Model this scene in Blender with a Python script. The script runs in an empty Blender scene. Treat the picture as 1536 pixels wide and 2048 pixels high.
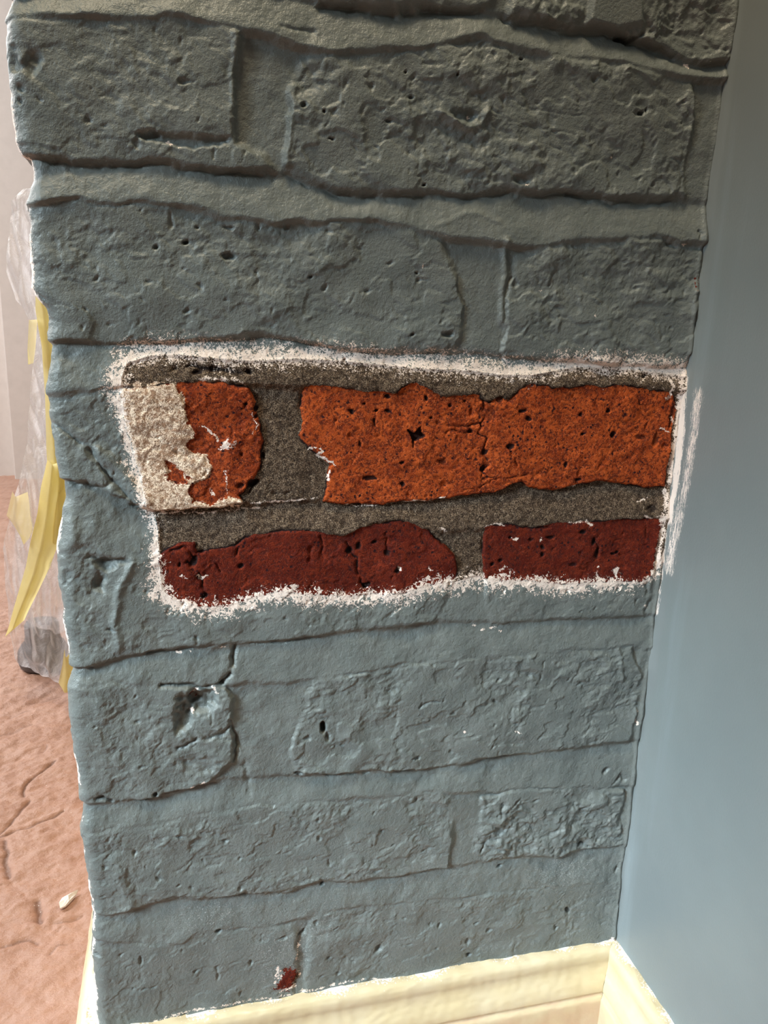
import bpy, math
import numpy as np
from mathutils import Matrix, Vector

# ------------------------------------------------------------------ camera
F_PX, YAW, PITCH, ROLL = 1581.47, 0.2536, 0.2514, 0.0347
CAM = np.array([0.0622, -0.3915, 0.5556])
IW, IH = 1536.0, 2048.0
W = 0.335                      # width of the brick pier


def cam_axes():
    cy, sy, cp, sp = math.cos(YAW), math.sin(YAW), math.cos(PITCH), math.sin(PITCH)
    fwd = np.array([sy * cp, cy * cp, -sp])
    right = np.array([cy, -sy, 0.0])
    up = np.cross(right, fwd)
    r = math.cos(ROLL) * right + math.sin(ROLL) * up
    u = -math.sin(ROLL) * right + math.cos(ROLL) * up
    return r, u, fwd


CR, CU, CF = cam_axes()
scene = bpy.context.scene
COL = scene.collection
cam_d = bpy.data.cameras.new('camera')
cam_d.sensor_fit = 'VERTICAL'
cam_d.sensor_height = 36.0
cam_d.sensor_width = 27.0
cam_d.lens = F_PX / IH * 36.0
cam_d.clip_start = 0.01
cam = bpy.data.objects.new('camera', cam_d)
COL.objects.link(cam)
cam.matrix_world = Matrix(((CR[0], CU[0], -CF[0], CAM[0]), (CR[1], CU[1], -CF[1], CAM[1]),
                           (CR[2], CU[2], -CF[2], CAM[2]), (0, 0, 0, 1)))
scene.camera = cam

# ------------------------------------------------------------------ light
scene.view_settings.view_transform = 'Standard'
scene.view_settings.look = 'None'
scene.view_settings.gamma = 1.0
scene.view_settings.use_curve_mapping = False
scene.view_settings.exposure = 0.48

world = bpy.data.worlds.new('world')
scene.world = world
world.use_nodes = True
world.node_tree.nodes['Background'].inputs[0].default_value = (1.0, 0.95, 0.86, 1)
world.node_tree.nodes['Background'].inputs[1].default_value = 0.07


def area(name, loc, target, size, power, col, size_y=None, spread=180):
    l = bpy.data.lights.new(name, 'AREA')
    l.energy = power
    l.color = col
    l.size = size
    if size_y:
        l.shape = 'RECTANGLE'
        l.size_y = size_y
    l.spread = math.radians(spread)
    o = bpy.data.objects.new(name, l)
    o.location = loc
    d = Vector(target) - Vector(loc)
    o.rotation_euler = d.to_track_quat('-Z', 'Y').to_euler()
    COL.objects.link(o)
    return o


# daylight of the bright room behind the pier
area('back_room_window', (-1.5, 0.98, 1.30), (-0.1, 0.75, 0.2), 0.8, 27, (1.0, 0.98, 0.97), 1.2)
# unseen area light added to make the plastic film glow from behind
area('film_backlight', (-1.15, 2.15, 1.45), (-0.15, 0.7, 0.35), 0.7, 20, (0.96, 0.98, 1.0), 1.0)
# cool daylight falling in low from the front left
area('front_window_daylight', (-1.25, -0.66, 1.08), (0.33, -0.01, 0.12), 0.45, 1.75, (0.73, 0.90, 1.0), 0.45, 25)
# warm ceiling lamp above
area('ceiling_lamp', (-0.15, -0.32, 1.75), (0.20, -0.05, 0.5), 0.26, 11.0, (1.0, 0.83, 0.57))


# ------------------------------------------------------------------ helpers
def tag(o, label=None, cat=None, group=None, kind=None):
    if label:
        o['label'] = label
    if cat:
        o['category'] = cat
    if group:
        o['group'] = group
    if kind:
        o['kind'] = kind
    return o


def ray(px):
    return CF + CR * (px[0] - IW / 2) / F_PX - CU * (px[1] - IH / 2) / F_PX


def on_wall(px):
    d = ray(px)
    h = CAM + d * (-CAM[1] / d[1])
    return h[0], h[2]


def on_floor(px, z=0.0):
    d = ray(px)
    h = CAM + d * ((z - CAM[2]) / d[2])
    return h[0], h[1]


def on_right(px):
    d = ray(px)
    h = CAM + d * ((W - CAM[0]) / d[0])
    return h[1], h[2]


def at_depth(px, Y):
    d = ray(px)
    return CAM + d * ((Y - CAM[1]) / d[1])


def sm(a, b, x):
    t = np.clip((x - a) / (b - a), 0, 1)
    return t * t * (3 - 2 * t)


_tabs = {}


def gnoise(x, y, wl, seed):
    """gradient noise, about -1..1, wl = wavelength"""
    if seed not in _tabs:
        a = np.random.RandomState(seed).rand(256, 256) * 2 * np.pi
        _tabs[seed] = (np.cos(a).astype(np.float32), np.sin(a).astype(np.float32))
    gx, gy = _tabs[seed]
    x = x / wl + 731.37
    y = y / wl + 417.77
    xi = np.floor(x).astype(np.int32)
    yi = np.floor(y).astype(np.int32)
    fx = (x - xi).astype(np.float32)
    fy = (y - yi).astype(np.float32)
    u = fx * fx * fx * (fx * (fx * 6 - 15) + 10)
    v = fy * fy * fy * (fy * (fy * 6 - 15) + 10)
    x0, x1, y0, y1 = xi & 255, (xi + 1) & 255, yi & 255, (yi + 1) & 255
    n00 = gx[x0, y0] * fx + gy[x0, y0] * fy
    n10 = gx[x1, y0] * (fx - 1) + gy[x1, y0] * fy
    n01 = gx[x0, y1] * fx + gy[x0, y1] * (fy - 1)
    n11 = gx[x1, y1] * (fx - 1) + gy[x1, y1] * (fy - 1)
    a = n00 + u * (n10 - n00)
    b = n01 + u * (n11 - n01)
    return (a + v * (b - a)) * 1.5


def fbm(x, y, wl, seed, oct=3, gain=0.5):
    r = 0
    amp = 1.0
    for k in range(oct):
        r = r + amp * gnoise(x, y, wl, seed + k * 17)
        wl = wl / 2.03
        amp *= gain
    return r


def ridged(x, y, wl, seed, oct=2):
    r = 0
    amp = 1.0
    for k in range(oct):
        r = r + amp * (1 - 2.2 * np.abs(gnoise(x, y, wl, seed + k * 17)))
        wl /= 2.1
        amp *= 0.5
    return r


def seg_dist(X, Y, pts, closed):
    n = len(pts)
    best = np.full(X.shape, 1e9)
    for i in range(n if closed else n - 1):
        ax, ay = pts[i]
        bx, by = pts[(i + 1) % n]
        dx, dy = bx - ax, by - ay
        t = np.clip(((X - ax) * dx + (Y - ay) * dy) / (dx * dx + dy * dy + 1e-18), 0, 1)
        best = np.minimum(best, (X - ax - t * dx) ** 2 + (Y - ay - t * dy) ** 2)
    return np.sqrt(best)


def inside(X, Y, pts):
    c = np.zeros(X.shape, bool)
    n = len(pts)
    for i in range(n):
        ax, ay = pts[i]
        bx, by = pts[(i + 1) % n]
        if ay == by:
            continue
        cond = ((ay > Y) != (by > Y)) & (X < (bx - ax) * (Y - ay) / (by - ay) + ax)
        c ^= cond
    return c


def sdf(X, Y, pts, pad=0.02, far=-0.02):
    """signed distance, positive inside, evaluated near the polygon only"""
    p = np.array(pts)
    box = (X > p[:, 0].min() - pad) & (X < p[:, 0].max() + pad) & (Y > p[:, 1].min() - pad) & (Y < p[:, 1].max() + pad)
    out = np.full(X.shape, far)
    if box.any():
        xs, ys = X[box], Y[box]
        d = seg_dist(xs, ys, pts, True)
        out[box] = np.where(inside(xs, ys, pts), d, -d)
    return out


def linedist(X, Y, pts, pad=0.012):
    p = np.array(pts)
    box = (X > p[:, 0].min() - pad) & (X < p[:, 0].max() + pad) & (Y > p[:, 1].min() - pad) & (Y < p[:, 1].max() + pad)
    out = np.full(X.shape, 1.0)
    if box.any():
        out[box] = seg_dist(X[box], Y[box], pts, False)
    return out


def new_mesh(name, verts, quads, mat, parent=None, attrs=None, smooth=True, normals=None):
    me = bpy.data.meshes.new(name)
    verts = np.asarray(verts, np.float32)
    quads = np.asarray(quads, np.int32)
    k = quads.shape[1]
    me.vertices.add(len(verts))
    me.vertices.foreach_set('co', verts.ravel())
    me.loops.add(quads.size)
    me.loops.foreach_set('vertex_index', quads.ravel())
    me.polygons.add(len(quads))
    me.polygons.foreach_set('loop_start', np.arange(0, quads.size, k, dtype=np.int32))
    me.update(calc_edges=True)
    me.polygons.foreach_set('use_smooth', np.full(len(quads), smooth, bool))
    if attrs:
        for an, av in attrs.items():
            a = me.attributes.new(an, 'FLOAT', 'POINT')
            a.data.foreach_set('value', np.asarray(av, np.float32))
    if mat:
        me.materials.append(mat)
    me.update()
    if normals is not None:
        me.normals_split_custom_set_from_vertices(normals.tolist())
    o = bpy.data.objects.new(name, me)
    COL.objects.link(o)
    if parent:
        o.parent = parent
    return o


def grid_quads(nr, nc):
    i = np.arange(nr * nc).reshape(nr, nc)
    return np.stack([i[:-1, :-1], i[:-1, 1:], i[1:, 1:], i[1:, :-1]], -1).reshape(-1, 4)


# ------------------------------------------------------------------ node helpers
class NT:
    def __init__(self, name):
        self.m = bpy.data.materials.new(name)
        self.m.use_nodes = True
        self.t = self.m.node_tree
        self.t.nodes.clear()
        self.out = self.n('ShaderNodeOutputMaterial')

    def n(self, typ, **kw):
        nd = self.t.nodes.new(typ)
        for k, v in kw.items():
            setattr(nd, k, v)
        return nd

    def set(self, sock, v):
        if isinstance(v, bpy.types.NodeSocket):
            self.t.links.new(v, sock)
        elif isinstance(v, tuple) and len(v) == 3 and sock.type == 'RGBA':
            sock.default_value = (*v, 1)
        else:
            sock.default_value = v

    def math(self, op, a, b=0.0, c=0.0, clamp=False):
        nd = self.n('ShaderNodeMath', operation=op, use_clamp=clamp)
        for i, v in enumerate((a, b, c)):
            self.set(nd.inputs[i], v)
        return nd.outputs[0]

    def mix(self, f, a, b):
        nd = self.n('ShaderNodeMix', data_type='RGBA')
        self.set(nd.inputs[0], f)
        self.set(nd.inputs[6], a)
        self.set(nd.inputs[7], b)
        return nd.outputs[2]

    def mixf(self, f, a, b):
        nd = self.n('ShaderNodeMix', data_type='FLOAT')
        self.set(nd.inputs[0], f)
        self.set(nd.inputs[2], a)
        self.set(nd.inputs[3], b)
        return nd.outputs[0]

    def step(self, x, a, b, lo=0.0, hi=1.0):
        nd = self.n('ShaderNodeMapRange', interpolation_type='SMOOTHSTEP')
        self.set(nd.inputs[0], x)
        self.set(nd.inputs[1], a)
        self.set(nd.inputs[2], b)
        self.set(nd.inputs[3], lo)
        self.set(nd.inputs[4], hi)
        return nd.outputs[0]

    def coord(self, scale=(1, 1, 1), rot=(0, 0, 0)):
        tc = self.n('ShaderNodeTexCoord')
        mp = self.n('ShaderNodeMapping')
        mp.inputs['Scale'].default_value = scale
        mp.inputs['Rotation'].default_value = rot
        self.t.links.new(tc.outputs['Object'], mp.inputs[0])
        return mp.outputs[0]

    def noise(self, vec, scale, detail=3.0, rough=0.55, dist=0.0):
        nd = self.n('ShaderNodeTexNoise')
        self.set(nd.inputs['Vector'], vec)
        nd.inputs['Scale'].default_value = scale
        nd.inputs['Detail'].default_value = detail
        nd.inputs['Roughness'].default_value = rough
        nd.inputs['Distortion'].default_value = dist
        return nd.outputs[0]

    def voro(self, vec, scale, feature='F1', rnd=1.0):
        nd = self.n('ShaderNodeTexVoronoi', feature=feature)
        self.set(nd.inputs['Vector'], vec)
        nd.inputs['Scale'].default_value = scale
        nd.inputs['Randomness'].default_value = rnd
        return nd.outputs

    def attr(self, name):
        return self.n('ShaderNodeAttribute', attribute_name=name).outputs['Fac']

    def bump(self, h, strength, dist, normal=None):
        nd = self.n('ShaderNodeBump')
        nd.inputs['Strength'].default_value = strength
        nd.inputs['Distance'].default_value = dist
        self.set(nd.inputs['Height'], h)
        if normal is not None:
            self.set(nd.inputs['Normal'], normal)
        return nd.outputs[0]

    def bsdf(self, color, rough=0.6, normal=None, spec=0.5, **kw):
        nd = self.n('ShaderNodeBsdfPrincipled')
        self.set(nd.inputs['Base Color'], color)
        self.set(nd.inputs['Roughness'], rough)
        self.set(nd.inputs['Specular IOR Level'], spec)
        if normal is not None:
            self.set(nd.inputs['Normal'], normal)
        for k, v in kw.items():
            self.set(nd.inputs[k], v)
        self.t.links.new(nd.outputs[0], self.out.inputs[0])
        return nd


# ------------------------------------------------------------------ materials
WHITE = (0.86, 0.74, 0.66)


def mat_brickwork():
    t = NT('painted_and_scraped_brickwork')
    v = t.coord()
    strip = t.attr('strip')      # mm, positive inside the scraped patch
    bd = t.attr('bd')            # mm, positive on brick, negative on mortar
    tone = t.attr('tone')        # 0 orange brick, 1 dark red brick
    cream = t.attr('cream')
    fleck = t.attr('fleck')
    recess_shade = t.attr('recess_shade')
    bare = t.attr('bare')
    # --- grey green paint, slightly uneven
    n1 = t.noise(v, 55, 4, 0.6)
    n2 = t.noise(v, 260, 3, 0.6)
    pc = t.mix(t.step(n1, 0.35, 0.65), (0.124, 0.140, 0.134), (0.147, 0.162, 0.154))
    pc = t.mix(t.math('MULTIPLY', t.step(n2, 0.5, 0.75), 0.35), pc, (0.154, 0.164, 0.141))
    # worn dusty patches low on the wall
    spk = t.step(t.noise(v, 1500, 3, 0.6), 0.56, 0.66)
    pc = t.mix(t.math('MULTIPLY', spk, t.attr('dust')), pc, (0.385, 0.392, 0.385))
    # --- brick body
    b1 = t.noise(v, 140, 3, 0.6, 0.6)
    b2 = t.noise(v, 620, 3, 0.65, 0.4)
    b3 = t.noise(v, 1900, 2, 0.6)
    orange = t.mix(t.step(b1, 0.33, 0.68), (0.25, 0.040, 0.010), (0.46, 0.088, 0.019))
    orange = t.mix(t.math('MULTIPLY', t.step(b2, 0.53, 0.40), 0.85), orange, (0.09, 0.016, 0.009))
    orange = t.mix(t.math('MULTIPLY', t.step(b3, 0.56, 0.68), 0.6), orange, (0.66, 0.20, 0.075))
    red = t.mix(t.step(b1, 0.33, 0.68), (0.0851, 0.0104, 0.0059), (0.1517, 0.0215, 0.0089))
    red = t.mix(t.math('MULTIPLY', t.step(b2, 0.53, 0.40), 0.85), red, (0.06, 0.012, 0.009))
    red = t.mix(t.math('MULTIPLY', t.step(b3, 0.57, 0.68), 0.5), red, (0.33, 0.075, 0.035))
    brick = t.mix(tone, orange, red)
    vo = t.voro(v, 330)
    sel = t.step(t.noise(v, 90, 2, 0.5), 0.47, 0.58)
    pit = t.math('MULTIPLY', t.step(t.math('ADD', vo[0], t.math('MULTIPLY', t.math('SUBTRACT', b2, 0.5), 0.5)), 0.27, 0.20), sel)
    vo2 = t.voro(v, 900)
    pit2 = t.math('MULTIPLY', t.step(vo2[0], 0.26, 0.18), t.step(t.noise(v, 160, 2, 0.5), 0.5, 0.6))
    pits = t.math('MAXIMUM', pit, t.math('MULTIPLY', pit2, 0.8))
    brick = t.mix(t.math('MULTIPLY', pits, 0.93), brick, (0.02, 0.008, 0.010))
    # --- bare mortar
    m1 = t.noise(v, 420, 3, 0.68)
    m2 = t.noise(v, 2200, 2, 0.6)
    mort = t.mix(t.step(m1, 0.36, 0.64), (0.070, 0.046, 0.031), (0.218, 0.156, 0.108))
    mort = t.mix(t.step(m2, 0.53, 0.42), mort, (0.025, 0.018, 0.014))
    mort = t.mix(t.math('MULTIPLY', t.step(m2, 0.60, 0.70), 0.8), mort, (0.42, 0.34, 0.26))
    sub = t.mix(t.step(t.math('ADD', bd, t.math('MULTIPLY', t.math('SUBTRACT', b2, 0.5), 0.9)), -0.10, 0.10), mort, brick)
    # --- cream render left on the brick
    cr = t.mix(t.step(m1, 0.38, 0.62), (0.38, 0.235, 0.155), (0.94, 0.77, 0.61))
    cr = t.mix(t.step(m2, 0.50, 0.38), cr, (0.22, 0.13, 0.08))
    cr = t.mix(t.math('MULTIPLY', pit2, 0.85), cr, (0.05, 0.035, 0.03))
    sub = t.mix(t.step(t.math('ADD', t.math('ADD', cream, t.math('MULTIPLY', t.math('SUBTRACT', b1, 0.5), 9.0)), t.math('MULTIPLY', t.math('SUBTRACT', b2, 0.5), 6.0)), -0.15, 0.15), sub, cr)
    # --- shade of crevices and cavities, painted dark into the colour
    sub = t.mix(t.math('MULTIPLY', t.step(recess_shade, 0.15, 0.8), 0.95), sub, (0.012, 0.008, 0.008))
    pc = t.mix(t.math('MULTIPLY', t.step(recess_shade, 0.15, 0.9), 0.85), pc, (0.022, 0.024, 0.022))
    # --- scraped boundary
    w1 = t.noise(v, 900, 3, 0.7, 0.5)
    w2 = t.noise(v, 230, 3, 0.6)
    w4 = t.noise(v, 430, 3, 0.6, 1.2)
    edge = t.math('ADD', strip, t.math('MULTIPLY', t.math('SUBTRACT', w2, 0.5), 3.5))
    edge = t.math('ADD', edge, t.math('MULTIPLY', t.math('SUBTRACT', w1, 0.5), 3.0))
    ex = t.step(t.math('MAXIMUM', edge, t.math('ADD', bare, t.math('MULTIPLY', t.math('SUBTRACT', w4, 0.54), 14.0))), -0.12, 0.12)
    base = t.mix(ex, pc, sub)
    w3 = t.noise(v, 1700, 3, 0.65, 0.3)
    wn = t.math('ADD', t.math('MULTIPLY', t.mixf(t.attr('flake'), w1, w4), 0.62), t.math('MULTIPLY', w3, 0.38))
    off = t.math('ADD', strip, 0.9)
    off = t.math('MULTIPLY', off, t.mixf(t.step(off, -0.1, 0.1), 0.62, 1.0))
    fall = t.math('ABSOLUTE', t.math('DIVIDE', off, t.math('MULTIPLY', t.attr('rimw'), 6.4)))
    thr = t.math('ADD', t.math('MULTIPLY', t.math('POWER', fall, 0.8), 0.24), 0.415)
    thr = t.math('ADD', thr, t.math('MULTIPLY', t.math('SUBTRACT', w2, 0.5), 0.30))
    rim = t.math('MULTIPLY', t.step(t.math('SUBTRACT', wn, thr), -0.005, 0.012), t.step(strip, -13.0, -8.0))
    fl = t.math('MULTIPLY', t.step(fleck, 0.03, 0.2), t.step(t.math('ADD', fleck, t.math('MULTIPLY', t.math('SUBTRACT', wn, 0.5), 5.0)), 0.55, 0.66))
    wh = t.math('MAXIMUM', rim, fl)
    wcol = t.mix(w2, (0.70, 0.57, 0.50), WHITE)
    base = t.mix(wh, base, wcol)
    rough = t.mixf(t.math('MAXIMUM', ex, wh), 0.46, 0.92)
    # --- fine relief
    es = t.step(strip, -0.6, 0.6)
    hb = t.math('ADD', t.math('MULTIPLY', b2, 1.3), t.math('MULTIPLY', b3, 0.65))
    hm = t.math('ADD', t.math('MULTIPLY', m1, 1.9), t.math('MULTIPLY', m2, 1.0))
    hs = t.mixf(t.step(bd, -0.1, 0.1), hm, hb)
    hp = t.math('ADD', t.math('MULTIPLY', t.noise(v, 620, 2, 0.6), 0.9), t.math('MULTIPLY', t.noise(v, 2000, 1, 0.5), 0.25))
    nm = t.bump(t.mixf(es, hp, hs), 0.8, 0.0006)
    t.bsdf(base, rough, nm, t.mixf(ex, 0.36, 0.10))
    return t.m


def mat_wall_paint():
    t = NT('smooth_wall_paint')
    v = t.coord()
    vs = t.coord((1, 1, 0.10))
    brush = t.noise(vs, 1500, 4, 0.75)
    roll = t.noise(v, 800, 3, 0.5)
    scuff = t.attr('scuff')
    fine = t.noise(v, 1100, 3, 0.65)
    sc = t.step(t.math('SUBTRACT', t.math('ADD', t.math('MULTIPLY', brush, 0.8), t.math('MULTIPLY', fine, 0.2)), t.math('SUBTRACT', 0.80, t.math('MULTIPLY', scuff, 0.46))), -0.02, 0.05)
    col = t.mix(t.step(t.noise(v, 14, 3), 0.3, 0.7), (0.16, 0.179, 0.181), (0.174, 0.192, 0.193))
    col = t.mix(t.math('MULTIPLY', t.step(t.noise(vs, 60, 3), 0.45, 0.75), t.attr('cut')), col, (0.196, 0.223, 0.231))
    col = t.mix(sc, col, (0.72, 0.62, 0.56))
    h = t.math('ADD', t.math('MULTIPLY', roll, 0.6), t.math('MULTIPLY', brush, 0.3))
    t.bsdf(col, t.mixf(sc, 0.42, 0.9), t.bump(h, 0.25, 0.0005), 0.45)
    return t.m


def mat_gloss():
    t = NT('cream_gloss_paint')
    v = t.coord()
    n = t.noise(v, 35, 4, 0.6)
    col = t.mix(t.step(n, 0.35, 0.7), (0.57, 0.46, 0.285), (0.60, 0.50, 0.34))
    rub = t.attr('rub')
    col = t.mix(t.math('MULTIPLY', rub, t.step(t.noise(v, 60, 4, 0.6), 0.25, 0.65)), col, (0.54, 0.36, 0.24))
    chip = t.step(t.math('ADD', t.attr('chip'), t.math('MULTIPLY', t.math('SUBTRACT', t.noise(v, 700, 3, 0.6), 0.5), 1.6)), 0.45, 0.6)
    col = t.mix(chip, col, (0.80, 0.77, 0.72))
    vo = t.voro(v, 55)
    col = t.mix(t.step(vo[0], 0.035, 0.02), col, (0.06, 0.04, 0.03))
    h = t.math('ADD', t.noise(v, 150, 2, 0.5), t.math('MULTIPLY', chip, 0.4))
    t.bsdf(col, 0.28, t.bump(h, 0.25, 0.0012), 0.5)
    return t.m


def mat_floor():
    t = NT('riven_stone_floor')
    v = t.coord()
    vs = t.coord((1, 2.2, 1), (0, 0, math.radians(-28)))
    n1 = t.noise(vs, 9, 5, 0.6, 0.4)
    n2 = t.noise(v, 90, 4, 0.65)
    col = t.mix(t.step(n1, 0.32, 0.68), (0.42, 0.235, 0.170), (0.50, 0.305, 0.235))
    col = t.mix(t.math('MULTIPLY', t.step(n2, 0.4, 0.75), 0.5), col, (0.47, 0.25, 0.155))
    col = t.mix(t.math('MULTIPLY', t.step(t.attr('crack'), 0.15, 0.9), 0.75), col, (0.17, 0.085, 0.055))
    spk = t.step(t.voro(v, 160)[0], 0.10, 0.05)
    col = t.mix(t.math('MULTIPLY', spk, t.step(t.noise(v, 22), 0.52, 0.62)), col, (0.8, 0.72, 0.66))
    h = t.math('ADD', t.math('MULTIPLY', t.noise(vs, 120, 5, 0.65), 1.0), t.math('MULTIPLY', t.noise(v, 420, 3, 0.6), 0.35))
    t.bsdf(col, 0.42, t.bump(h, 0.6, 0.003), 0.5)
    return t.m


def mat_plain(name, col, rough=0.6, spec=0.4, var=0.08, scale=40):
    t = NT(name)
    v = t.coord()
    n = t.noise(v, scale, 3)
    lo = tuple(c * (1 - var) for c in col)
    hi = tuple(min(1, c * (1 + var)) for c in col)
    t.bsdf(t.mix(n, lo, hi), rough, t.bump(n, 0.15, 0.002), spec)
    return t.m


def mat_film():
    t = NT('clear_plastic_film')
    v = t.coord()
    n = t.noise(v, 60, 3, 0.6, 0.5)
    nm = t.bump(n, 0.5, 0.01)
    g = t.n('ShaderNodeBsdfPrincipled')
    g.inputs['Base Color'].default_value = (0.92, 0.93, 0.95, 1)
    g.inputs['Roughness'].default_value = 0.14
    t.t.links.new(nm, g.inputs['Normal'])
    tl = t.n('ShaderNodeBsdfTranslucent')
    tl.inputs[0].default_value = (0.95, 0.95, 0.97, 1)
    t.t.links.new(nm, tl.inputs['Normal'])
    b = t.n('ShaderNodeMixShader')
    b.inputs[0].default_value = 0.55
    t.t.links.new(g.outputs[0], b.inputs[1])
    t.t.links.new(tl.outputs[0], b.inputs[2])
    tr = t.n('ShaderNodeBsdfTransparent')
    tr.inputs[0].default_value = (0.97, 0.97, 0.98, 1)
    lw = t.n('ShaderNodeLayerWeight')
    lw.inputs[0].default_value = 0.35
    t.t.links.new(nm, lw.inputs['Normal'])
    f = t.math('ADD', t.math('MULTIPLY', lw.outputs['Facing'], 0.55), 0.27, clamp=True)
    mx = t.n('ShaderNodeMixShader')
    t.t.links.new(f, mx.inputs[0])
    t.t.links.new(tr.outputs[0], mx.inputs[1])
    t.t.links.new(b.outputs[0], mx.inputs[2])
    t.t.links.new(mx.outputs[0], t.out.inputs[0])
    return t.m


def mat_tape(name='yellow_paper_tape', clear=0.0):
    t = NT(name)
    v = t.coord()
    n = t.noise(v, 60, 3)
    col = t.mix(n, (0.86, 0.76, 0.33), (0.90, 0.83, 0.48))
    b = t.bsdf(col, 0.5, t.bump(n, 0.3, 0.004), 0.4)
    tl = t.n('ShaderNodeBsdfTranslucent')
    t.set(tl.inputs[0], col)
    mx = t.n('ShaderNodeMixShader')
    mx.inputs[0].default_value = 0.6
    t.t.links.new(b.outputs[0], mx.inputs[1])
    t.t.links.new(tl.outputs[0], mx.inputs[2])
    if clear:
        tr = t.n('ShaderNodeBsdfTransparent')
        m2 = t.n('ShaderNodeMixShader')
        m2.inputs[0].default_value = clear
        t.t.links.new(mx.outputs[0], m2.inputs[1])
        t.t.links.new(tr.outputs[0], m2.inputs[2])
        mx = m2
    t.t.links.new(mx.outputs[0], t.out.inputs[0])
    return t.m


M_WALL = mat_brickwork()
M_RIGHT = mat_wall_paint()
M_TRIM = mat_gloss()
M_FLOOR = mat_floor()
M_PLASTER = mat_plain('pale_plaster', (0.66, 0.62, 0.59), 0.7)
M_FILM = mat_film()
M_TAPE = mat_tape()
M_TAPE_PALE = mat_tape('pale_yellow_film', 0.45)
M_DARK = mat_plain('dark_grey_rubber', (0.10, 0.10, 0.11), 0.5)
M_FLAKE = mat_plain('white_paint_flake', (0.85, 0.83, 0.80), 0.5)

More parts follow.
